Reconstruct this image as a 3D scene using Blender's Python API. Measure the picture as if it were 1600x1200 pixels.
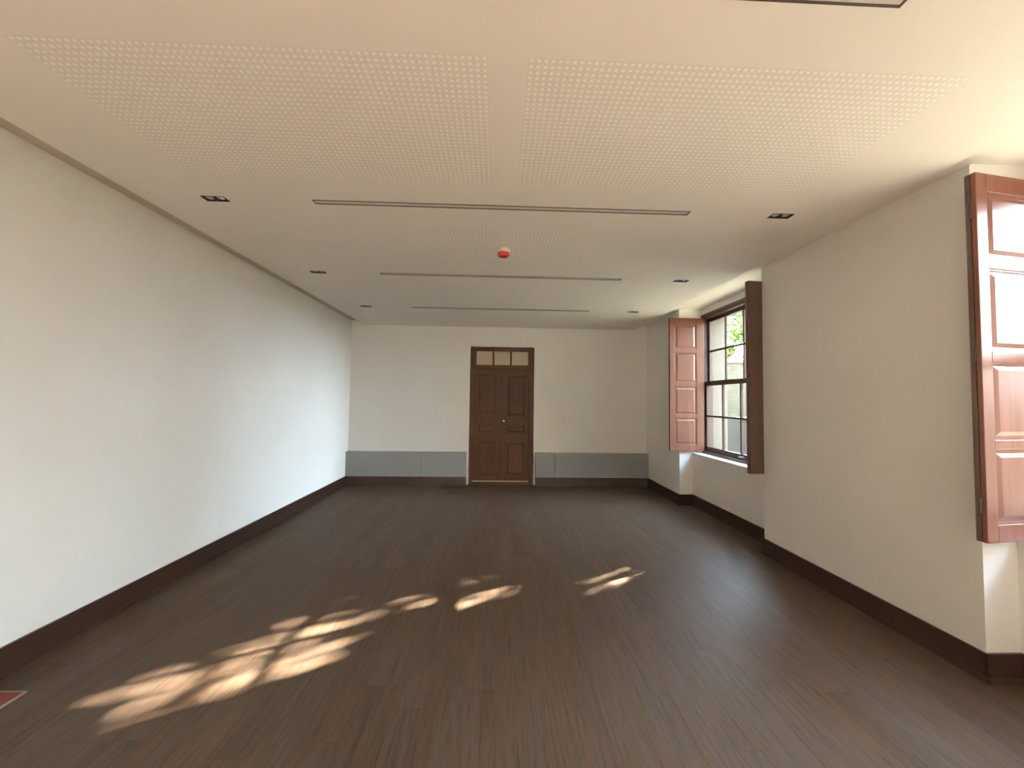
import bpy, bmesh, math, random
from mathutils import noise as mnoise
from mathutils import Vector, Matrix
for o in list(bpy.data.objects): bpy.data.objects.remove(o)
SC = bpy.context.scene
COL = SC.collection

# ------------------------------------------------------------------ camera, sky, sun, exposure
cd = bpy.data.cameras.new('camera'); cam = bpy.data.objects.new('camera', cd); COL.objects.link(cam)
cd.sensor_fit = 'HORIZONTAL'; cd.sensor_width = 36.0; cd.lens = 620.0/1600*36; cd.clip_start = 0.02; cd.clip_end = 400
F = Vector((0.0353081, 0.99851769, 0.04142184)); R = Vector((0.99926352, -0.03589691, 0.01355817)); U = Vector((-0.01502499, -0.04091262, 0.99904975))
cam.matrix_world = Matrix(((R.x, U.x, -F.x, 0), (R.y, U.y, -F.y, 0), (R.z, U.z, -F.z, 1.6003), (0, 0, 0, 1)))
SC.camera = cam

SUNV = Vector((-1.0, -0.545, -0.515)).normalized()        # travel direction of the sunlight
w = bpy.data.worlds.new('sky'); SC.world = w; w.use_nodes = True
nt = w.node_tree; bg = nt.nodes['Background']
tc = nt.nodes.new('ShaderNodeTexCoord'); sp = nt.nodes.new('ShaderNodeSeparateXYZ'); nt.links.new(tc.outputs['Generated'], sp.inputs[0])
cr = nt.nodes.new('ShaderNodeValToRGB'); nt.links.new(sp.outputs[2], cr.inputs[0])      # hazy horizon to blue zenith
SKY = [(0.0, (0.76, 0.88, 0.98)), (0.13, (0.74, 0.86, 0.97)), (0.26, (0.55, 0.67, 0.80)), (0.5, (0.30, 0.38, 0.48)), (1.0, (0.12, 0.19, 0.30))]
for _ in SKY[2:]: cr.color_ramp.elements.new(0.5)
for el, (p_, c_) in zip(cr.color_ramp.elements, SKY): el.position = p_; el.color = (*c_, 1)
nt.links.new(cr.outputs[0], bg.inputs[0])
bg.inputs[1].default_value = 74.0
w.cycles.sampling_method = 'AUTOMATIC'
sl = bpy.data.lights.new('sun', 'SUN'); sl.energy = 300.0; sl.angle = math.radians(0.5); sl.color = (1.0, 0.895, 0.77)
so = bpy.data.objects.new('sun', sl); COL.objects.link(so); so.rotation_euler = SUNV.to_track_quat('-Z', 'Y').to_euler(); so.location = (12, 10, 8)
SC.view_settings.view_transform = 'Standard'; SC.view_settings.look = 'None'
SC.view_settings.exposure = 0.35; SC.view_settings.gamma = 1.0; SC.view_settings.use_curve_mapping = False
SC.cycles.max_bounces = 14; SC.cycles.diffuse_bounces = 8; SC.cycles.transparent_max_bounces = 16

# ------------------------------------------------------------------ dimensions (metres)
XL, XR, D, H = -2.788, 2.872, 7.58, 3.0
HR = 3.083                      # top of the stepped-up border of the ceiling
YB = -4.8                       # rear wall, behind the camera
CXL, CXR = -2.54, 2.62          # edges of the lower ceiling field
BB = 0.167                      # baseboard height
XO = 3.62                       # outer face of the thick window wall
NX = 3.086                      # back of the niches under the windows
NICHES = [(4.205, 6.187), (0.296, 2.278), (-3.613, -1.631)]
SILL = 0.795

# ------------------------------------------------------------------ helpers
def mesh_obj(name, bm, mats, parent=None, smooth=False, bevel=0):
    me = bpy.data.meshes.new(name); bm.normal_update(); bm.to_mesh(me); bm.free()
    if smooth:
        for f in me.polygons: f.use_smooth = True
    o = bpy.data.objects.new(name, me); COL.objects.link(o)
    for m in (mats if isinstance(mats, (list, tuple)) else [mats]): me.materials.append(m)
    if parent is not None: o.parent = parent
    if bevel:
        b = o.modifiers.new('bevel', 'BEVEL'); b.width = bevel; b.segments = 2; b.limit_method = 'ANGLE'
    return o
def bx(bm, x0, x1, y0, y1, z0, z1, mi=0):
    v = [bm.verts.new(p) for p in ((x0,y0,z0),(x1,y0,z0),(x1,y1,z0),(x0,y1,z0),(x0,y0,z1),(x1,y0,z1),(x1,y1,z1),(x0,y1,z1))]
    for f in ((0,3,2,1),(4,5,6,7),(0,1,5,4),(1,2,6,5),(2,3,7,6),(3,0,4,7)):
        fc = bm.faces.new([v[i] for i in f]); fc.material_index = mi
    return v
def box(name, m, parent, *b, bevel=0):
    bm = bmesh.new(); bx(bm, *b); return mesh_obj(name, bm, m, parent, bevel=bevel)
def lathe(bm, prof, cx, cy, cz, axis='z', n=32, mi=0):
    rings = []
    for r, h in prof:
        ring = []
        for k in range(n):
            a = 2*math.pi*k/n; c, s = r*math.cos(a), r*math.sin(a)
            p = {'z': (cx+c, cy+s, cz+h), 'y': (cx+c, cy+h, cz+s), 'x': (cx+h, cy+c, cz+s)}[axis]
            ring.append(bm.verts.new(p))
        rings.append(ring)
    for a, b in zip(rings, rings[1:]):
        for k in range(n):
            f = bm.faces.new((a[k], a[(k+1) % n], b[(k+1) % n], b[k])); f.material_index = mi; f.smooth = True
    for ring in (rings[0], rings[-1]):
        f = bm.faces.new(ring); f.material_index = mi
    bmesh.ops.recalc_face_normals(bm, faces=bm.faces)
def empty(name, loc=(0, 0, 0), rz=0):
    o = bpy.data.objects.new(name, None); COL.objects.link(o); o.location = loc; o.rotation_euler = (0, 0, rz); o.empty_display_size = 0.1
    return o
def tag(o, label=None, cat=None, group=None, kind=None):
    if label: o['label'] = label
    if cat: o['category'] = cat
    if group: o['group'] = group
    if kind: o['kind'] = kind
    return o
def copy_tree(o, parent=None):
    c = o.copy(); COL.objects.link(c)
    if parent is not None: c.parent = parent
    for ch in [x for x in bpy.data.objects if x.parent == o]: copy_tree(ch, c)
    return c

# ------------------------------------------------------------------ materials
def mat(name, col, rough=0.6, metal=0.0, spec=0.5):
    m = bpy.data.materials.new(name); m.use_nodes = True; b = m.node_tree.nodes['Principled BSDF']
    b.inputs['Base Color'].default_value = (*col, 1); b.inputs['Roughness'].default_value = rough
    b.inputs['Metallic'].default_value = metal; b.inputs['Specular IOR Level'].default_value = spec
    return m, m.node_tree, b
def N(t, typ, **kw):
    n = t.nodes.new(typ)
    for k, v in kw.items(): setattr(n, k, v)
    return n
def math_(t, op, a, b=None, c=None):
    n = N(t, 'ShaderNodeMath', operation=op)
    for i, x in enumerate((a, b, c)):
        if x is None: continue
        if isinstance(x, (int, float)): n.inputs[i].default_value = x
        else: t.links.new(x, n.inputs[i])
    return n.outputs[0]
def coords(t, scale=(1, 1, 1), loc=(0, 0, 0), rot=(0, 0, 0)):
    g = N(t, 'ShaderNodeTexCoord'); mp = N(t, 'ShaderNodeMapping')
    mp.inputs['Scale'].default_value = scale; mp.inputs['Location'].default_value = loc; mp.inputs['Rotation'].default_value = rot
    t.links.new(g.outputs['Object'], mp.inputs['Vector']); return mp.outputs[0]
def noise(t, vec, scale=5, detail=3, rough=0.5, dist=0):
    n = N(t, 'ShaderNodeTexNoise'); t.links.new(vec, n.inputs['Vector'])
    n.inputs['Scale'].default_value = scale; n.inputs['Detail'].default_value = detail; n.inputs['Roughness'].default_value = rough; n.inputs['Distortion'].default_value = dist
    return n.outputs['Fac']
def ramp(t, fac, stops):
    r = N(t, 'ShaderNodeValToRGB'); e = r.color_ramp.elements
    while len(e) < len(stops): e.new(0.5)
    for el, (p, c) in zip(e, stops): el.position = p; el.color = (*c, 1)
    t.links.new(fac, r.inputs[0]); return r.outputs[0]
def mixc(t, fac, a, b, blend='MIX'):
    n = N(t, 'ShaderNodeMix', data_type='RGBA', blend_type=blend)
    for s, x in ((n.inputs[0], fac), (n.inputs[6], a), (n.inputs[7], b)):
        if isinstance(x, (int, float)): s.default_value = x
        elif isinstance(x, tuple): s.default_value = (*x, 1)
        else: t.links.new(x, s)
    return n.outputs[2]
def bump(t, b, h, strength=0.2, dist=0.01):
    n = N(t, 'ShaderNodeBump'); n.inputs['Strength'].default_value = strength; n.inputs['Distance'].default_value = dist
    t.links.new(h, n.inputs['Height']); t.links.new(n.outputs[0], b.inputs['Normal'])

def plaster(name, col, var=0.02, rough=0.75):
    m, t, b = mat(name, col, rough, spec=0.3)
    v = coords(t); n1 = noise(t, v, 1.3, 3)
    lo = tuple(c*(1-var) for c in col); hi = tuple(min(1, c*(1+var)) for c in col)
    t.links.new(ramp(t, n1, [(0.3, lo), (0.7, hi)]), b.inputs['Base Color'])
    bump(t, b, noise(t, v, 220, 2), 0.05, 0.002)
    return m
WALL = plaster('wall_paint', (0.85, 0.845, 0.82))
CEIL = plaster('ceiling_paint', (0.84, 0.82, 0.785))
GREY = plaster('grey_panel_paint', (0.28, 0.29, 0.285), rough=0.6)

def make_perf():
    m, t, b = mat('perforated_board', (0.8, 0.765, 0.71), 0.75, spec=0.3)
    g = N(t, 'ShaderNodeTexCoord'); s = N(t, 'ShaderNodeSeparateXYZ'); t.links.new(g.outputs['Object'], s.inputs[0])
    P = 0.03
    fx = math_(t, 'SUBTRACT', math_(t, 'FRACT', math_(t, 'DIVIDE', s.outputs[0], P)), 0.5)
    fy = math_(t, 'SUBTRACT', math_(t, 'FRACT', math_(t, 'DIVIDE', s.outputs[1], P)), 0.5)
    r = math_(t, 'SQRT', math_(t, 'ADD', math_(t, 'MULTIPLY', fx, fx), math_(t, 'MULTIPLY', fy, fy)))
    dot = N(t, 'ShaderNodeMapRange'); t.links.new(r, dot.inputs[0])
    dot.inputs[1].default_value = 0.20; dot.inputs[2].default_value = 0.30; dot.inputs[3].default_value = 1; dot.inputs[4].default_value = 0
    t.links.new(mixc(t, dot.outputs[0], (0.80, 0.78, 0.745), (0.98, 0.97, 0.95)), b.inputs['Base Color'])
    bump(t, b, math_(t, 'MULTIPLY', dot.outputs[0], -1.0), 0.25, 0.002)
    return m
PERF = make_perf()

def make_floor():
    m, t, b = mat('vinyl_wood_planks', (0.1, 0.07, 0.05), 0.5, spec=0.28)
    g = N(t, 'ShaderNodeTexCoord'); s = N(t, 'ShaderNodeSeparateXYZ'); t.links.new(g.outputs['Object'], s.inputs[0])
    W_, L_ = 0.182, 1.22
    u = math_(t, 'DIVIDE', math_(t, 'ADD', s.outputs[0], 10.0 - 0.005), W_)
    col = math_(t, 'FLOOR', u)
    wn = N(t, 'ShaderNodeTexWhiteNoise', noise_dimensions='1D'); t.links.new(col, wn.inputs['W'])
    v = math_(t, 'ADD', math_(t, 'DIVIDE', math_(t, 'ADD', s.outputs[1], 20.0), L_), math_(t, 'MULTIPLY', wn.outputs['Value'], 3.7))
    row = math_(t, 'FLOOR', v)
    idn = math_(t, 'ADD', math_(t, 'MULTIPLY', col, 17.13), math_(t, 'MULTIPLY', row, 3.71))
    wn2 = N(t, 'ShaderNodeTexWhiteNoise', noise_dimensions='1D'); t.links.new(idn, wn2.inputs['W'])
    # grain coordinates, shifted from plank to plank
    cv = N(t, 'ShaderNodeCombineXYZ')
    t.links.new(math_(t, 'ADD', s.outputs[0], math_(t, 'MULTIPLY', wn2.outputs['Value'], 37.0)), cv.inputs[0])
    t.links.new(math_(t, 'ADD', s.outputs[1], math_(t, 'MULTIPLY', wn2.outputs['Value'], 91.0)), cv.inputs[1])
    def gm(sx, sy):
        mp = N(t, 'ShaderNodeMapping'); mp.inputs['Scale'].default_value = (sx, sy, 1); t.links.new(cv.outputs[0], mp.inputs[0]); return mp.outputs[0]
    fine = noise(t, gm(70, 3.0), 1.0, 5, 0.65, 0.6)
    broad = noise(t, gm(12, 0.9), 1.0, 3, 0.55, 1.2)
    streak = noise(t, gm(15, 0.8), 1.0, 5, 0.65, 0.5)
    base = ramp(t, math_(t, 'ADD', math_(t, 'MULTIPLY', wn2.outputs['Value'], 0.45), math_(t, 'MULTIPLY', broad, 0.55)),
                [(0.18, (0.056, 0.033, 0.018)), (0.40, (0.092, 0.053, 0.028)), (0.60, (0.092, 0.060, 0.038)), (0.85, (0.126, 0.077, 0.044))])
    c = mixc(t, ramp(t, streak, [(0.40, (0, 0, 0)), (0.60, (0.8, 0.8, 0.8))]), base, (0.088, 0.064, 0.048))
    c = mixc(t, 1.0, c, ramp(t, fine, [(0.30, (0.55, 0.52, 0.50)), (0.52, (1, 1, 1)), (0.75, (1.12, 1.11, 1.10))]), 'MULTIPLY')
    # joints
    eu = math_(t, 'ABSOLUTE', math_(t, 'SUBTRACT', math_(t, 'FRACT', u), 0.5))
    ev = math_(t, 'ABSOLUTE', math_(t, 'SUBTRACT', math_(t, 'FRACT', v), 0.5))
    j = math_(t, 'MAXIMUM', math_(t, 'GREATER_THAN', eu, 0.5-0.006), math_(t, 'GREATER_THAN', ev, 0.5-0.0012))
    c = mixc(t, math_(t, 'MULTIPLY', j, 0.6), c, (0.03, 0.02, 0.015))
    t.links.new(c, b.inputs['Base Color'])
    rr = N(t, 'ShaderNodeMapRange'); t.links.new(streak, rr.inputs[0]); rr.inputs[3].default_value = 0.42; rr.inputs[4].default_value = 0.60
    t.links.new(rr.outputs[0], b.inputs['Roughness'])
    bump(t, b, math_(t, 'SUBTRACT', math_(t, 'MULTIPLY', fine, 0.5), j), 0.25, 0.002)
    return m
FLOOR = make_floor()

def wood(name, dark, light, rough=0.4, axis='z', spec=0.5, scale=1.0):
    m, t, b = mat(name, dark, rough, spec=spec)
    k = {'z': (22, 22, 1.3), 'y': (22, 1.3, 22), 'x': (1.3, 22, 22)}[axis]
    v = coords(t, tuple(a*scale for a in k)); n1 = noise(t, v, 1.0, 5, 0.6, 0.8)
    v2 = coords(t, (2, 2, 1)); n2 = noise(t, v2, 1.5, 2)
    f = math_(t, 'ADD', math_(t, 'MULTIPLY', n1, 0.7), math_(t, 'MULTIPLY', n2, 0.3))
    t.links.new(ramp(t, f, [(0.32, dark), (0.68, light)]), b.inputs['Base Color'])
    bump(t, b, n1, 0.12, 0.002)
    return m
DOORW = wood('door_wood', (0.048, 0.017, 0.007), (0.095, 0.038, 0.015), 0.5, spec=0.25)
SHUT = wood('shutter_wood', (0.125, 0.046, 0.029), (0.205, 0.080, 0.050), 0.34)
SHUTB = wood('shutter_back_wood', (0.085, 0.048, 0.035), (0.120, 0.068, 0.050), 0.45)
FRW = wood('window_frame_wood', (0.050, 0.027, 0.020), (0.085, 0.044, 0.031), 0.4)
BASEW = wood('baseboard_wood', (0.026, 0.013, 0.009), (0.050, 0.024, 0.015), 0.38, 'y')
BASEX = wood('baseboard_wood_cross', (0.026, 0.013, 0.009), (0.050, 0.024, 0.015), 0.38, 'x')
STONE = plaster('outer_stone', (0.13, 0.115, 0.088), 0.08, 0.85)
BLACK = mat('black_metal', (0.012, 0.011, 0.010), 0.45)[0]
DARKM = mat('dark_bronze_profile', (0.075, 0.065, 0.055), 0.4)[0]
DIFF = mat('frosted_diffuser', (0.66, 0.63, 0.58), 0.35)[0]
CHROME = mat('brushed_nickel', (0.75, 0.70, 0.62), 0.25, 1.0)[0]
REFL = mat('lamp_reflector', (0.85, 0.83, 0.78), 0.22, 0.6)[0]
WHITEP = mat('white_plastic', (0.85, 0.80, 0.70), 0.4)[0]
REDP = mat('red_plastic', (0.55, 0.035, 0.028), 0.3)[0]
PALE = mat('pale_weather_strip', (0.40, 0.34, 0.26), 0.5)[0]
CREAM = mat('cream_glass', (0.56, 0.48, 0.36), 0.25)[0]
def make_glass():
    m = bpy.data.materials.new('window_glass'); m.use_nodes = True; t = m.node_tree; t.nodes.clear()
    o = N(t, 'ShaderNodeOutputMaterial'); mx = N(t, 'ShaderNodeMixShader'); tr = N(t, 'ShaderNodeBsdfTransparent'); gl = N(t, 'ShaderNodeBsdfGlossy')
    fr = N(t, 'ShaderNodeFresnel'); gm_ = N(t, 'ShaderNodeNewGeometry'); t.links.new(math_(t, 'SUBTRACT', 1.45, math_(t, 'MULTIPLY', gm_.outputs['Backfacing'], 1.45-1/1.45)), fr.inputs[0]); gl.inputs['Roughness'].default_value = 0.02
    tr.inputs[0].default_value = (0.97, 0.98, 0.97, 1)
    t.links.new(fr.outputs[0], mx.inputs[0]); t.links.new(tr.outputs[0], mx.inputs[1]); t.links.new(gl.outputs[0], mx.inputs[2]); t.links.new(mx.outputs[0], o.inputs[0])
    return m
GLASS = make_glass()

# ------------------------------------------------------------------ floor, walls
tag(box('floor', FLOOR, None, XL-0.2, XO, YB-0.2, D+0.3, -0.12, 0.0), kind='structure')
tag(box('wall_left', WALL, None, XL-0.25, XL, YB-0.25, D+0.25, -0.1, 3.35), kind='structure')
tag(box('wall_rear', WALL, None, XL, XR, YB-0.25, YB, -0.1, 3.35), kind='structure')
bm = bmesh.new()                                                    # back wall with its doorway
DX0, DX1, DZ = -0.530, 0.690, 2.622
bx(bm, XL, DX0, D, D+0.25, -0.1, 3.35); bx(bm, DX1, XR, D, D+0.25, -0.1, 3.35); bx(bm, DX0, DX1, D, D+0.25, DZ, 3.35)
bx(bm, DX0, DX1, D+0.22, D+0.25, -0.1, DZ)
tag(mesh_obj('wall_back', bm, WALL), kind='structure')
bm = bmesh.new()                                                    # window wall with three niches
ys = [YB-0.25]
for a, b in sorted(NICHES): ys += [a, b]
ys.append(D+0.25)
for k in range(0, len(ys), 2): bx(bm, XR, XO, ys[k], ys[k+1], -0.1, 3.35)
for a, b in NICHES:
    bx(bm, NX, XO, a, b, -0.1, SILL)
    bx(bm, 3.235, XO, a, b, 3.0, 3.35)
tag(mesh_obj('wall_right', bm, WALL), kind='structure')
bm = bmesh.new()                                                    # stone facing outside
for k in range(0, len(ys), 2): bx(bm, XO, XO+0.02, ys[k]-(0 if k == 0 else 0), ys[k+1], -0.6, 5.2)
for a, b in NICHES:
    bx(bm, XO, XO+0.02, a, b, -0.6, SILL); bx(bm, XO, XO+0.02, a, b, 2.98, 5.2)
    for yy0, yy1 in ((a-0.001, a+0.012), (b-0.012, b+0.001)): bx(bm, 3.40, XO+0.02, yy0, yy1, SILL, 3.0)
    bx(bm, 3.40, XO+0.05, a, b, SILL-0.01, SILL+0.03)
tag(mesh_obj('wall_outer_facing', bm, STONE), kind='structure')

# ------------------------------------------------------------------ ceiling: lower field with openings, stepped-up border
SLOTX = (-1.335, 1.391); SW = 0.029
SLOTY = [1.262, 2.829, 4.440, 6.051]
DLX = [(-2.102, -1.940), (2.005, 2.167)]
DLY = [2.829, 4.440, 6.051]; DW = 0.0375
PX = [(-1.95, -0.06), (0.105, 1.995)]
PY = [(1.56+k*1.611, 2.52+k*1.611) for k in range(-1, 4)]
holes = [(SLOTX[0], SLOTX[1], y-SW, y+SW) for y in SLOTY]
holes += [(a, b, y-DW, y+DW) for a, b in DLX for y in DLY]
perf = [(a, b, c, d) for a, b in PX for c, d in PY]
xs = sorted({CXL, CXR} | {v for h in holes+perf for v in h[:2]}); yy = sorted({YB, D} | {v for h in holes+perf for v in h[2:]})
bm = bmesh.new(); vz = {}
def V(x, y, z):
    k = (round(x, 5), round(y, 5), round(z, 5))
    if k not in vz: vz[k] = bm.verts.new(k)
    return vz[k]
def inside(l, x, y): return any(h[0] < x < h[1] and h[2] < y < h[3] for h in l)
for i in range(len(xs)-1):
    for j in range(len(yy)-1):
        cx, cy = (xs[i]+xs[i+1])/2, (yy[j]+yy[j+1])/2
        if inside(holes, cx, cy) or inside(perf, cx, cy): continue
        bm.faces.new((V(xs[i], yy[j], H), V(xs[i], yy[j+1], H), V(xs[i+1], yy[j+1], H), V(xs[i+1], yy[j], H)))
for x in (CXL, CXR):
    bm.faces.new((V(x, YB, H), V(x, D, H), V(x, D, HR), V(x, YB, HR)))
bmesh.ops.recalc_face_normals(bm, faces=bm.faces)
ceil = tag(mesh_obj('ceiling', bm, CEIL), kind='structure')
for k, (a, b, c, d) in enumerate(perf):
    m_ = bmesh.new(); m_.faces.new([m_.verts.new(p) for p in ((0, 0, 0), (0, d-c, 0), (b-a, d-c, 0), (b-a, 0, 0))])
    p = mesh_obj('perforated_panel', m_, PERF, ceil); p.location = (a, c, H); p['label'] = 'perforated ceiling board with rows of small round holes'
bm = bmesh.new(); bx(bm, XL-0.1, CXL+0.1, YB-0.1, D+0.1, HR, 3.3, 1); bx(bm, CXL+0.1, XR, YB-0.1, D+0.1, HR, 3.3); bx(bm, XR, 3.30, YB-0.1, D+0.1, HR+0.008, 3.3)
tag(mesh_obj('ceiling_border', bm, [CEIL, plaster('border_shade_tone', (0.58, 0.52, 0.44))]), kind='structure')  # left strip darker: the shade of the recess is put into its colour
tag(box('roof', STONE, None, XL-0.6, XO+0.02, YB-0.6, D+0.6, 3.35, 3.6), kind='structure')

# ------------------------------------------------------------------ baseboards
def bb_y(bm, x, s, y0, y1):          # along y, projecting from x towards s
    t1, t2 = x+s*0.018, x+s*0.026
    bx(bm, min(x, t1), max(x, t1), y0, y1, 0.0, BB); bx(bm, min(x, t2), max(x, t2), y0, y1, 0.0, 0.035)
def bb_x(bm, y, s, x0, x1):
    t1, t2 = y+s*0.018, y+s*0.026
    bx(bm, x0, x1, min(y, t1), max(y, t1), 0.0, BB); bx(bm, x0, x1, min(y, t2), max(y, t2), 0.0, 0.035)
bm = bmesh.new(); bb_y(bm, XL, 1, YB, D); tag(mesh_obj('baseboard_left', bm, BASEW, bevel=0.003), kind='structure')
bm = bmesh.new()
for k in range(0, len(ys), 2): bb_y(bm, XR, -1, max(ys[k], YB)-(0.018 if k else 0), min(ys[k+1], D)+(0.018 if k < 6 else 0))
for a, b in NICHES:
    bb_y(bm, NX, -1, a, b)
    bb_x(bm, b, -1, XR-0.018, NX); bb_x(bm, a, 1, XR-0.018, NX)
tag(mesh_obj('baseboard_right', bm, BASEW, bevel=0.003), kind='structure')
PF = 7.462                            # front of the boxed-out panels
bm = bmesh.new()
for x0, x1 in ((XL, -0.572), (0.728, XR)): bx(bm, x0, x1, PF, D, 0, BB)
tag(mesh_obj('baseboard_back', bm, BASEX, bevel=0.003), kind='structure')

# ------------------------------------------------------------------ low grey panels on the back wall
for x0, x1, lb in ((XL+0.002, -1.410, 'long grey boxed-out panel low on the back wall, beside the left wall'),
                   (-1.405, -0.572, 'grey boxed-out panel directly left of the double door'),
                   (0.728, 1.086, 'short grey boxed-out panel directly right of the double door'),
                   (1.091, XR-0.002, 'longest grey boxed-out panel, between the short one and the window wall')):
    tag(box('low_wall_panel', GREY, None, x0, x1, PF, D-0.001, BB+0.001, 0.618, bevel=0.004), lb, 'wall panel', 'grey panels along the back wall')

# ------------------------------------------------------------------ double door with transom
dr = tag(empty('door_1', (0.08, D, 0)), kind='structure')
def dpart(name, m, bm, parent=dr, bevel=0.003):
    o = mesh_obj(name, bm, m, parent, bevel=bevel)
    if parent is dr: o.matrix_parent_inverse = Matrix.Translation((-0.08, -D, 0))
    return o
X0, X1, Z1 = -0.517, 0.677, 2.612; FY0, FY1 = D-0.012, D+0.10
bm = bmesh.new()
bx(bm, X0, X0+0.045, FY0, FY1, 0.0, Z1); bx(bm, X1-0.075, X1, FY0, FY1, 0.0, Z1)
bx(bm, X0+0.045, X1-0.075, FY0, FY1, Z1-0.075, Z1); bx(bm, X0+0.045, X1-0.075, FY0, FY1, 2.195, 2.275)
bx(bm, X0+0.045, X1-0.075, FY0-0.012, FY1, 2.205, 2.225)
bx(bm, X0+0.045, X0+0.10, FY0+0.01, FY1-0.02, 2.275, Z1-0.075)
for mx_ in (-0.093, 0.243): bx(bm, mx_-0.017, mx_+0.017, FY0+0.01, FY1-0.02, 2.275, Z1-0.075)
bx(bm, X1-0.105, X1-0.075, FY0+0.01, FY1-0.02, 2.275, Z1-0.075)
dpart('door_frame', DOORW, bm)
bm = bmesh.new(); bx(bm, X0+0.045, X1-0.075, FY0+0.004, FY1, 0.0, 0.058); dpart('threshold', DOORW, bm)
bm = bmesh.new(); bx(bm, X0+0.05, X1-0.08, FY0+0.012, FY1-0.03, 0.058, 0.078); o = dpart('weather_strip', PALE, bm); o['label'] = 'pale strip along the foot of the door'
for a, b in ((X0+0.10, -0.110), (-0.076, 0.226), (0.260, X1-0.105)):
    bm = bmesh.new(); bx(bm, a, b, FY0+0.045, FY0+0.053, 2.275, Z1-0.075); dpart('transom_pane', CREAM, bm, bevel=0)
def leaf(x0, x1, px0, px1, zs, name='door_leaf'):
    z0, z1 = 0.080, 2.193; y0, y1 = D+0.012, D+0.052
    bm = bmesh.new(); bx(bm, x0, px0, y0, y1, z0, z1); bx(bm, px1, x1, y0, y1, z0, z1)
    edges = [z0] + [v for pr in zs for v in pr] + [z1]
    for k in range(0, len(edges), 2): bx(bm, px0, px1, y0, y1, edges[k], edges[k+1])
    lf = dpart(name, DOORW, bm)
    for c, d in zs:
        bm = bmesh.new(); w_ = 0.05
        bx(bm, px0-0.005, px1+0.005, y0+0.020, y1-0.006, c-0.005, d+0.005)
        # moulding round the panel, and the raised field
        for q in ((px0, px0+0.014, c, d), (px1-0.014, px1, c, d), (px0+0.014, px1-0.014, c, c+0.014), (px0+0.014, px1-0.014, d-0.014, d)):
            bx(bm, q[0], q[1], y0+0.006, y0+0.024, q[2], q[3])
        A = [(px0+w_, c+w_), (px1-w_, c+w_), (px1-w_, d-w_), (px0+w_, d-w_)]; B = [(px0+w_+0.022, c+w_+0.022), (px1-w_-0.022, c+w_+0.022), (px1-w_-0.022, d-w_-0.022), (px0+w_+0.022, d-w_-0.022)]
        va = [bm.verts.new((x, y0+0.020, z)) for x, z in A]; vb = [bm.verts.new((x, y0+0.008, z)) for x, z in B]
        bm.faces.new(vb)
        for k in range(4): bm.faces.new((va[k], va[(k+1) % 4], vb[(k+1) % 4], vb[k]))
        bmesh.ops.recalc_face_normals(bm, faces=bm.faces)
        mesh_obj('door_panel', bm, DOORW, lf)
    return lf
l1 = leaf(X0+0.047, 0.070, X0+0.105, 0.005, [(0.125, 0.848), (0.954, 1.180), (1.310, 2.130)])
l2 = leaf(0.074, X1-0.077, 0.145, X1-0.115, [(0.150, 0.835), (0.945, 1.150), (1.265, 2.120)])
bm = bmesh.new(); bx(bm, 0.050, 0.094, D-0.002, D+0.012, 0.080, 2.193); mesh_obj('meeting_bead', bm, DOORW, l1, bevel=0.004)
bm = bmesh.new(); lathe(bm, [(0.026, 0), (0.026, -0.006), (0.010, -0.008), (0.009, -0.035), (0.020, -0.042), (0.025, -0.052), (0.021, -0.063), (0.008, -0.067)], 0.118, D+0.012, 1.205, 'y', 24)
o = mesh_obj('door_knob', bm, CHROME, l2); o['label'] = 'small pale metal knob'

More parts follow.
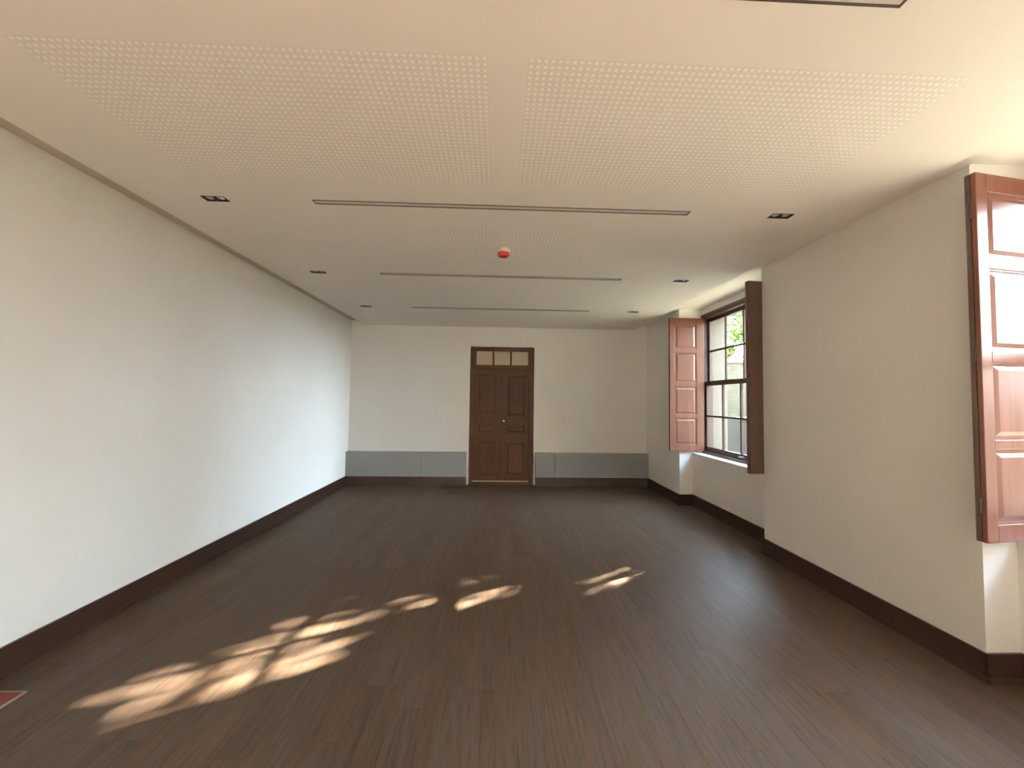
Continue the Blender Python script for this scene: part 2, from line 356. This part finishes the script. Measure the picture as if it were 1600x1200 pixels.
# ------------------------------------------------------------------ sash windows
def sash_window(n, ya, yb):
    gy1 = yb-0.075; P = 0.430; gy0 = gy1-4*P                       # four columns of panes
    fx0, fx1 = 3.238, 3.400
    root = tag(empty('window_%d' % n, (fx0, (ya+yb)/2, SILL)), kind='structure'); inv = Matrix.Translation((-fx0, -(ya+yb)/2, -SILL))
    def part(name, m, bm, par=root, bevel=0.0025):
        o = mesh_obj(name, bm, m, par, bevel=bevel)
        if par is root: o.matrix_parent_inverse = inv
        return o
    zb, zt = SILL, 2.998
    bm = bmesh.new()
    bx(bm, fx0, fx1, yb-0.032, yb-0.001, zb+0.02, zt); bx(bm, fx0, fx1, ya+0.001, gy0-0.045, zb+0.02, zt)
    bx(bm, fx0, fx1, ya+0.001, yb-0.001, 2.925, zt); bx(bm, fx0, fx1, gy0-0.045, yb-0.032, zb+0.02, zb+0.065)
    bx(bm, fx0-0.012, fx0, ya+0.001, yb-0.001, 2.955, zt)
    bx(bm, fx0, fx0+0.012, yb-0.05, yb-0.032, zb+0.065, 2.925)      # inner bead
    part('window_frame', FRW, bm)
    def sash(name, x0, x1, z0, z1, bot, top):
        bm = bmesh.new(); s0, s1 = gy0-0.045, gy1+0.043
        bx(bm, x0, x1, s0, gy0, z0, z1); bx(bm, x0, x1, gy1, s1, z0, z1)
        bx(bm, x0, x1, gy0, gy1, z0, z0+bot); bx(bm, x0, x1, gy0, gy1, z1-top, z1)
        for k in (1, 2, 3): bx(bm, x0+0.004, x1-0.004, gy0+k*P-0.013, gy0+k*P+0.013, z0+bot, z1-top)
        zm = (z0+bot+z1-top)/2; bx(bm, x0+0.002, x1-0.002, gy0, gy1, zm-0.014, zm+0.014)
        s = part(name, FRW, bm)
        xm = (x0+x1)/2
        bm = bmesh.new(); bx(bm, xm-0.002, xm+0.002, gy0-0.004, gy1+0.004, z0+bot-0.004, z1-top+0.004)
        mesh_obj('glass', bm, GLASS, s)
        return s
    sash('upper_sash', 3.322, 3.358, 1.872, 2.925, 0.075, 0.045)
    s = sash('lower_sash', 3.272, 3.312, zb+0.065, 1.935, 0.062, 0.062)
    bm = bmesh.new()                                                # sash lift
    yc = 5.22-5.196+(ya+yb)/2
    bx(bm, 3.266, 3.272, yc-0.05, yc+0.05, zb+0.075, zb+0.105); bx(bm, 3.240, 3.268, yc-0.035, yc+0.035, zb+0.094, zb+0.102); bx(bm, 3.238, 3.244, yc-0.035, yc+0.035, zb+0.080, zb+0.102)
    o = mesh_obj('sash_lift', bm, CHROME, s, bevel=0.002)
    bm = bmesh.new(); bx(bm, NX-0.006, 3.262, ya+0.002, yb-0.002, zb, zb+0.020)
    o = part('window_sill', WALL, bm, bevel=0.004); o['label'] = 'white painted sill board'
    return root
for n, (a, b) in enumerate(NICHES): sash_window(n+1, a, b)

# ------------------------------------------------------------------ folding shutters (local: x from the hinge side outwards, y = thickness)
SZ0, SZ1, SLEN = 0.850, 2.940, 0.545
def make_shutter():
    root = empty('window_shutter')
    zs = [(0.947, 1.362), (1.416, 1.853), (1.918, 2.387), (2.454, 2.834)]
    p0, p1 = 0.115, SLEN-0.078
    def frame_leaf(y0, y1, front):
        bm = bmesh.new(); bx(bm, 0, p0, y0, y1, SZ0, SZ1); bx(bm, p1, SLEN, y0, y1, SZ0, SZ1)
        e = [SZ0] + [v for pr in zs for v in pr] + [SZ1]
        for k in range(0, len(e), 2): bx(bm, p0, p1, y0, y1, e[k], e[k+1])
        return bm
    lf = mesh_obj('panelled_leaf', frame_leaf(0.0, 0.024, True), SHUT, root, bevel=0.003)
    for c, d in zs:
        bm = bmesh.new(); bx(bm, p0-0.004, p1+0.004, 0.011, 0.020, c-0.004, d+0.004)
        m_ = 0.010
        for q in ((p0, p0+m_, c, d), (p1-m_, p1, c, d), (p0+m_, p1-m_, c, c+m_), (p0+m_, p1-m_, d-m_, d)): bx(bm, q[0], q[1], 0.005, 0.012, q[2], q[3])
        a, b = 0.022, 0.045
        A = [(p0+a, c+a), (p1-a, c+a), (p1-a, d-a), (p0+a, d-a)]; B = [(p0+b, c+b), (p1-b, c+b), (p1-b, d-b), (p0+b, d-b)]
        va = [bm.verts.new((x, 0.011, z)) for x, z in A]; vb = [bm.verts.new((x, 0.002, z)) for x, z in B]
        bm.faces.new(vb)
        for k in range(4): bm.faces.new((va[k], va[(k+1) % 4], vb[(k+1) % 4], vb[k]))
        bmesh.ops.recalc_face_normals(bm, faces=bm.faces)
        mesh_obj('shutter_panel', bm, SHUT, lf)
    bm = bmesh.new(); bx(bm, 0.006, SLEN-0.003, 0.028, 0.052, SZ0, SZ1)
    mesh_obj('flat_leaf', bm, SHUTB, root, bevel=0.003)
    for z in (1.05, 1.90, 2.72):
        bm = bmesh.new(); lathe(bm, [(0.006, 0), (0.006, 0.08)], SLEN+0.001, 0.026, z-0.04, 'z', 12)
        mesh_obj('hinge', bm, DARKM, root)
    return root
proto = make_shutter(); used = False
def place(loc, ang, mirror, label, group='folded wooden shutters beside the windows'):
    global used
    r = proto if not used else copy_tree(proto); used = True
    r.location = loc; r.rotation_euler = (0, 0, ang); r.scale = (1, -1 if mirror else 1, 1)
    tag(r, label, 'shutter', group); return r
# panelled faces look at the window's middle; local +x runs from the frame into the room (-X)
def to_room(dy): return math.atan2(dy, -1.0)
names_ = ['of the far window', 'of the near window at the photo edge', 'of the rearmost window']
place((3.240, 6.131, 0), math.atan2(-0.006, -0.54), True, 'reddish wooden shutter with four panels, folded open on the far side of the far window')
place((3.240, 4.300, 0), math.atan2(-0.075, -0.54), False, 'dark wooden shutter seen from its plain back, on the near side of the far window')
place((3.240, 2.200, 0), math.atan2(-0.085, -0.54), True, 'wooden shutter cut off by the right edge of the photo, beside the nearest window')

# ------------------------------------------------------------------ ceiling fittings
def linear_light():
    root = empty('linear_ceiling_light'); L = (SLOTX[1]-SLOTX[0])/2; w_ = SW
    bm = bmesh.new(); t_ = 0.008
    for q in ((-L, L, -w_, -w_+t_), (-L, L, w_-t_, w_), (-L, -L+t_, -w_+t_, w_-t_), (L-t_, L, -w_+t_, w_-t_)): bx(bm, q[0], q[1], q[2], q[3], -0.003, 0.05)
    mesh_obj('trim_frame', bm, DARKM, root)
    bm = bmesh.new(); bx(bm, -L+t_, L-t_, -w_+t_, w_-t_, 0.001, 0.05); mesh_obj('diffuser', bm, DIFF, root)
    return root
ll = linear_light()
xc = (SLOTX[0]+SLOTX[1])/2
lab = ['linear recessed ceiling light cut off by the top edge of the photo', 'long linear recessed ceiling light, the nearest one seen whole',
       'linear recessed ceiling light just beyond the red and white alarm', 'linear recessed ceiling light nearest to the door wall']
for k, y in enumerate(SLOTY):
    r = ll if k == 0 else copy_tree(ll); r.location = (xc, y, H); tag(r, lab[k], 'ceiling light', 'linear lights across the ceiling')
def downlight():
    root = empty('twin_downlight'); a, b = 0.081, DW
    bm = bmesh.new()
    t_ = 0.006
    for q in ((-a, a, -b, -b+t_), (-a, a, b-t_, b), (-a, -a+t_, -b+t_, b-t_), (a-t_, a, -b+t_, b-t_), (-t_/2, t_/2, -b+t_, b-t_)): bx(bm, q[0], q[1], q[2], q[3], -0.002, 0.045)
    bx(bm, -a+t_, a-t_, -b+t_, b-t_, 0.030, 0.045)
    mesh_obj('housing', bm, BLACK, root)
    for cx in (-0.039, 0.039):
        bm = bmesh.new(); lathe(bm, [(0.026, 0.030), (0.026, 0.006), (0.022, 0.004), (0.017, 0.010), (0.004, 0.014)], cx, 0, 0, 'z', 24)
        mesh_obj('lamp', bm, REFL, root)
    return root
dl = downlight(); first = True
wh = ['nearest', 'middle', 'farthest']
for i, (a, b) in enumerate(DLX):
    for k, y in enumerate(DLY):
        r = dl if first else copy_tree(dl); first = False; r.location = ((a+b)/2, y, H)
        tag(r, '%s black twin ceiling spotlight of the row along the %s' % (wh[k], 'plain wall' if i == 0 else 'window wall'), 'spotlight', 'twin recessed spotlights')
al = tag(empty('fire_alarm_sounder', (0.033, 3.63, H)), 'round red and white fire alarm sounder on the ceiling', 'fire alarm')
bm = bmesh.new(); lathe(bm, [(0.054, 0.0), (0.063, -0.006), (0.064, -0.030), (0.060, -0.036), (0.02, -0.036)], 0, 0, 0, 'z', 40); mesh_obj('base', bm, WHITEP, al)
bm = bmesh.new(); lathe(bm, [(0.052, -0.034), (0.055, -0.038), (0.055, -0.056), (0.048, -0.066), (0.026, -0.070), (0.024, -0.066), (0.01, -0.066)], 0, 0, 0, 'z', 40); mesh_obj('sounder', bm, REDP, al)

# ------------------------------------------------------------------ red mat by the plain wall
m, t, b = mat('red_mat_pile', (0.19, 0.050, 0.045), 0.9, spec=0.2)
bump(t, b, noise(t, coords(t), 300, 2), 0.5, 0.003)
mt = tag(empty('floor_mat', (-2.63, 1.75, 0)), 'small dull red mat on the floor beside the plain wall', 'mat')
bm = bmesh.new(); bx(bm, -0.123, 0.123, -0.53, 0.53, 0, 0.008); mesh_obj('pile', bm, m, mt, bevel=0.003)
bm = bmesh.new()
for q in ((0.123, 0.130, -0.537, 0.537), (-0.130, -0.123, -0.537, 0.537), (-0.123, 0.123, 0.53, 0.537), (-0.123, 0.123, -0.537, -0.53)): bx(bm, q[0], q[1], q[2], q[3], 0, 0.010)
mesh_obj('edging', bm, mat('mat_edge', (0.26, 0.20, 0.17), 0.8)[0], mt)

# ------------------------------------------------------------------ outside: ground, house, walls, trees, added sky blockers
m, t, b = mat('gravel', (0.42, 0.37, 0.29), 0.9, spec=0.2)
t.links.new(ramp(t, noise(t, coords(t), 6, 6, 0.7), [(0.3, (0.10, 0.095, 0.06)), (0.7, (0.17, 0.15, 0.10))]), b.inputs['Base Color'])
tag(box('ground', m, None, XO, 60, -40, 60, -0.8, -0.5), kind='structure')
m, t, b = mat('stone_blocks', (0.6, 0.55, 0.45), 0.9, spec=0.2)
br = N(t, 'ShaderNodeTexBrick'); t.links.new(coords(t, (1, 1, 1), rot=(math.radians(90), 0, 0)), br.inputs[0])
br.inputs['Color1'].default_value = (0.060, 0.052, 0.032, 1); br.inputs['Color2'].default_value = (0.040, 0.035, 0.021, 1); br.inputs['Mortar'].default_value = (0.018, 0.017, 0.013, 1)
br.inputs['Scale'].default_value = 1.6; br.inputs['Mortar Size'].default_value = 0.012; br.inputs['Brick Width'].default_value = 0.7; br.inputs['Row Height'].default_value = 0.35
t.links.new(mixc(t, 0.35, br.outputs[0], ramp(t, noise(t, coords(t), 3, 5), [(0.3, (0.026, 0.022, 0.013)), (0.7, (0.062, 0.056, 0.036))])), b.inputs['Base Color'])
BLOCKS = m
hs_ = tag(empty('stone_house', (16, 24, -0.5)), 'pale stone house wall outside, seen through the middle panes of the far window', 'house')
def hp(name, m, *q, par=None):
    o = box(name, m, par or hs_, *q)
    if par is None: o.matrix_parent_inverse = Matrix.Translation((-16, -24, 0.5))
    return o
hp('stone_wall', BLOCKS, 8.0, 30, 22.0, 26.0, -0.5, 3.9)
hp('cornice', STONE, 7.9, 30.1, 21.85, 26.1, 3.9, 4.1)
hd = tag(empty('low_sky_blocker', (17, 8, -0.5)), 'unseen long pale block added as outbuilding across the garden', 'building')  # added out of view to cut off the low sky
for nm, mm, q in (('wall_body', STONE, (15.5, 19, -2.5, 16.5, -0.5, 2.7)), ('eaves', FRW, (15.2, 19.3, -2.7, 16.8, 2.7, 2.85))):
    o = box(nm, mm, hd, *q); o.matrix_parent_inverse = Matrix.Translation((-17, -8, 0.5))
pw = tag(empty('stair_parapet', (9.7, 14.6, -0.5)), 'pale sloping parapet beside steps outside, seen low through the far window', 'parapet')
bm = bmesh.new()
pts = [(8.1, -0.5), (10.9, -0.5), (10.9, -0.35), (9.0, 1.05), (8.1, 1.05)]
f0 = [bm.verts.new((x, 14.5, z)) for x, z in pts]; f1 = [bm.verts.new((x, 14.75, z)) for x, z in pts]
bm.faces.new(f0); bm.faces.new(f1[::-1])
for k in range(5): bm.faces.new((f0[k], f1[k], f1[(k+1) % 5], f0[(k+1) % 5]))
bmesh.ops.recalc_face_normals(bm, faces=bm.faces)
o = mesh_obj('parapet', bm, plaster('weathered_render', (0.026, 0.025, 0.020), 0.1, 0.9), pw); o.matrix_parent_inverse = Matrix.Translation((-9.7, -14.6, 0.5))
GW = plaster('grey_render', (0.014, 0.016, 0.016), 0.05, 0.8)
gw = tag(empty('garden_wall', (13, 17.8, -0.5)), 'low grey rendered garden wall outside with a pale coping, in front of the stone house', 'garden wall')
o = box('wall_body', GW, gw, 9.0, 20, 17.7, 17.95, -0.5, 0.85); o.matrix_parent_inverse = Matrix.Translation((-13, -17.8, 0.5))
o = box('coping', BLOCKS, gw, 8.95, 20, 17.65, 18.0, 0.85, 0.97); o.matrix_parent_inverse = Matrix.Translation((-13, -17.8, 0.5))

LEAF, t, b = mat('leaf', (0.10, 0.20, 0.03), 0.5)
oi = N(t, 'ShaderNodeNewGeometry')
t.links.new(ramp(t, oi.outputs['Random Per Island'], [(0.0, (0.03, 0.055, 0.01)), (0.6, (0.06, 0.10, 0.016)), (1.0, (0.14, 0.15, 0.02))]), b.inputs['Base Color'])
b.inputs['Transmission Weight'].default_value = 0.0
BARK = wood('bark', (0.10, 0.07, 0.05), (0.22, 0.17, 0.12), 0.9)
def leaf_quad(bm, c, s, rnd):
    n = Vector((rnd.gauss(0, 1), rnd.gauss(0, 1), rnd.gauss(0, 1.2))).normalized()
    a = n.orthogonal().normalized(); a = Matrix.Rotation(rnd.uniform(0, 6.28), 3, n) @ a; b_ = n.cross(a)
    l, w_ = s, s*0.42
    v = [bm.verts.new(c - a*l), bm.verts.new(c + b_*w_ + n*w_*0.3), bm.verts.new(c + a*l), bm.verts.new(c - b_*w_ + n*w_*0.3)]
    bm.faces.new((v[0], v[1], v[2])); bm.faces.new((v[0], v[2], v[3]))
def limb(bm, p, q, r0, r1, n=8):
    d = (q-p).normalized(); a = d.orthogonal().normalized(); b_ = d.cross(a); A = []; B = []
    for k in range(n):
        c, s = math.cos(2*math.pi*k/n), math.sin(2*math.pi*k/n)
        A.append(bm.verts.new(p+(a*c+b_*s)*r0)); B.append(bm.verts.new(q+(a*c+b_*s)*r1))
    for k in range(n): bm.faces.new((A[k], A[(k+1) % n], B[(k+1) % n], B[k])).smooth = True
    bm.faces.new(B); bm.faces.new(A[::-1])
def tree(base, fork, crown_pts, leaves, size, seed, label, group='trees in the garden'):
    rnd = random.Random(seed); root = tag(empty('garden_tree', base), label, 'tree', group)
    inv = Matrix.Translation(-Vector(base))
    bm = bmesh.new(); b0 = Vector(base); fk = Vector(fork)
    mid = (b0+fk)/2 + Vector((0.06, -0.05, 0)); limb(bm, b0, mid, 0.17, 0.14); limb(bm, mid, fk, 0.14, 0.12)
    for c in crown_pts:
        c = Vector(c); m1 = fk.lerp(c, 0.5)+Vector((rnd.uniform(-.15, .15), rnd.uniform(-.15, .15), 0.12)); limb(bm, fk, m1, 0.07, 0.045); limb(bm, m1, c, 0.045, 0.015)
    o = mesh_obj('trunk', bm, BARK, root); o.matrix_parent_inverse = inv
    bm = bmesh.new()
    for c in leaves: leaf_quad(bm, Vector(c), size*rnd.uniform(0.7, 1.3), rnd)
    o = mesh_obj('foliage', bm, LEAF, root); o.matrix_parent_inverse = inv; o['kind'] = 'stuff'
    return root
# crown that stands between the sun and the far window; gaps in it let the dappled light through
rnd = random.Random(7)
def openness(u, z):                  # u, z: where a sun ray crosses the far window's glass
    x = 3.34 - z/0.515
    if z < 0.75: return 1.0
    st = mnoise.noise(Vector((u*17.0, z*4.0, 3.7)))*0.7 + mnoise.noise(Vector((u*4.0+9, z*3.0, 1.2)))*0.4
    s_ = max(0.0, min(1.0, (st-0.02)*5))
    if -1.88 - (0.4 if u > 5.12 else 0) < x < -1.15 and 4.80 < u < 5.38: return 0.13+0.16*s_
    if -2.35 < x <= -2.02 and 5.20 < u < 5.40: return 0.15
    if -1.15 <= x < -0.9 and 4.80 < u < 5.12: return 0.03+0.2*s_
    if -2.35 < x < -1.5 and 5.34 <= u < 5.46: return 0.5
    if -0.95 < x < -0.45 and 5.32 < u < 5.84: return 0.10+0.08*s_
    if -1.5 < x < -0.5 and 5.16 < u < 5.80: return 0.20+0.35*s_
    if -0.40 < x < 0.20 and 5.08 < u < 5.60: return 0.09+0.2*s_
    if 0.66 < x < 1.35 and 4.74 < u < 5.02: return 0.08+0.4*s_
    if 0.95 < x < 1.55 and 5.2 < u < 5.8: return 0.72
    return 1.0
lv = []
S = Vector((1.0, 0.545, 0.515))
while len(lv) < 40000:
    u, z, tt = rnd.uniform(3.3, 7.1), rnd.triangular(-1.9, 3.7, 2.7), rnd.triangular(3.6, 6.4, 5.0)
    # ragged round silhouette
    if ((u-5.2)/2.0)**2 + ((z-1.0)/3.0)**2 + ((tt-5.0)/1.7)**2 > 1.0 + rnd.uniform(-0.15, 0.2): continue
    if rnd.random() > openness(u, z): continue
    lv.append(Vector((3.34, u, z)) + S*tt)
cc = Vector((3.34, 5.2, 1.8)) + S*5.0
tree((cc.x+0.3, cc.y+0.2, -0.5), (cc.x+0.1, cc.y+0.1, 2.4), [cc+Vector(q) for q in ((-.8, -1.3, .3), (.7, -1.0, .9), (-.6, 1.3, .2), (.8, 1.2, .8), (0.1, .4, 1.6), (.9, -1.6, -.6), (-.4, 1.7, -.5))],
     lv, 0.068, 3, 'leafy tree close to the window wall that dapples the sunlight on the floor')
def blob_leaves(blobs, n, seed):
    rnd = random.Random(seed); out = []
    for _ in range(n):
        c, r = rnd.choice(blobs); d = Vector((rnd.gauss(0, 1), rnd.gauss(0, 1), rnd.gauss(0, 1))).normalized()*r*rnd.uniform(0.3, 1)**0.6
        out.append(Vector(c)+Vector((d.x, d.y, d.z*0.8)))
    return out
bl = [((8.5, 14.2, 4.7), 0.8), ((9.4, 14.8, 5.2), 0.9), ((10.4, 15.4, 4.7), 0.8), ((9.0, 15.4, 3.7), 0.35), ((8.5, 13.7, 4.0), 0.30), ((9.9, 15.0, 5.7), 0.9)]
tree((10.6, 15.5, -0.5), (10.3, 15.4, 3.2), [c for c, r in bl], blob_leaves(bl, 2600, 5), 0.13, 5, 'bright green tree outside whose leaves hang at the top of the far window')

tb = tag(empty('tall_sky_blocker', (16, -12, -0.5)), 'unseen tall plain block added to cut off the sky at the side', 'house')  # unseen block, added to keep side sky off the windows
for nm, mm, q in (('wall_body', STONE, (11.0, 22, -24.0, -3.2, -0.5, 9.5)), ('roof', FRW, (10.7, 22.3, -24.3, -2.9, 9.5, 9.8))):
    o = box(nm, mm, tb, *q); o.matrix_parent_inverse = Matrix.Translation((-16, 12, 0.5))
blocker_trees = [((12.6, 12.2), 1.8, 4200, 0.24, 'unseen dense tall tree added to block sky light'), ((8.6, -1.2), 1.0, 2400, 0.17, 'unseen slim leafy tree added to dim the light between the windows'), ((10.2, 1.2), 0.9, 480, 0.15, 'unseen thin tree added to weaken light through the nearest window')]  # unseen trees, added to hold back sky light at the windows
for i, ((x, y), k, n, sz, lb) in enumerate(blocker_trees):
    bl = [((x, y, 0.6+1.35*k), k), ((x+.5*k, y-.35*k, 0.6+2.2*k), .95*k), ((x-.45*k, y+.35*k, 0.6+2.35*k), .95*k), ((x, y, 0.6+3.3*k), k), ((x+.2*k, y+.45*k, 0.6+2.8*k), k)]
    tree((x, y, -0.5), (x, y, 0.6+k*0.8), [c for c, r in bl], blob_leaves(bl, n, 20+i), sz, 30+i, lb)
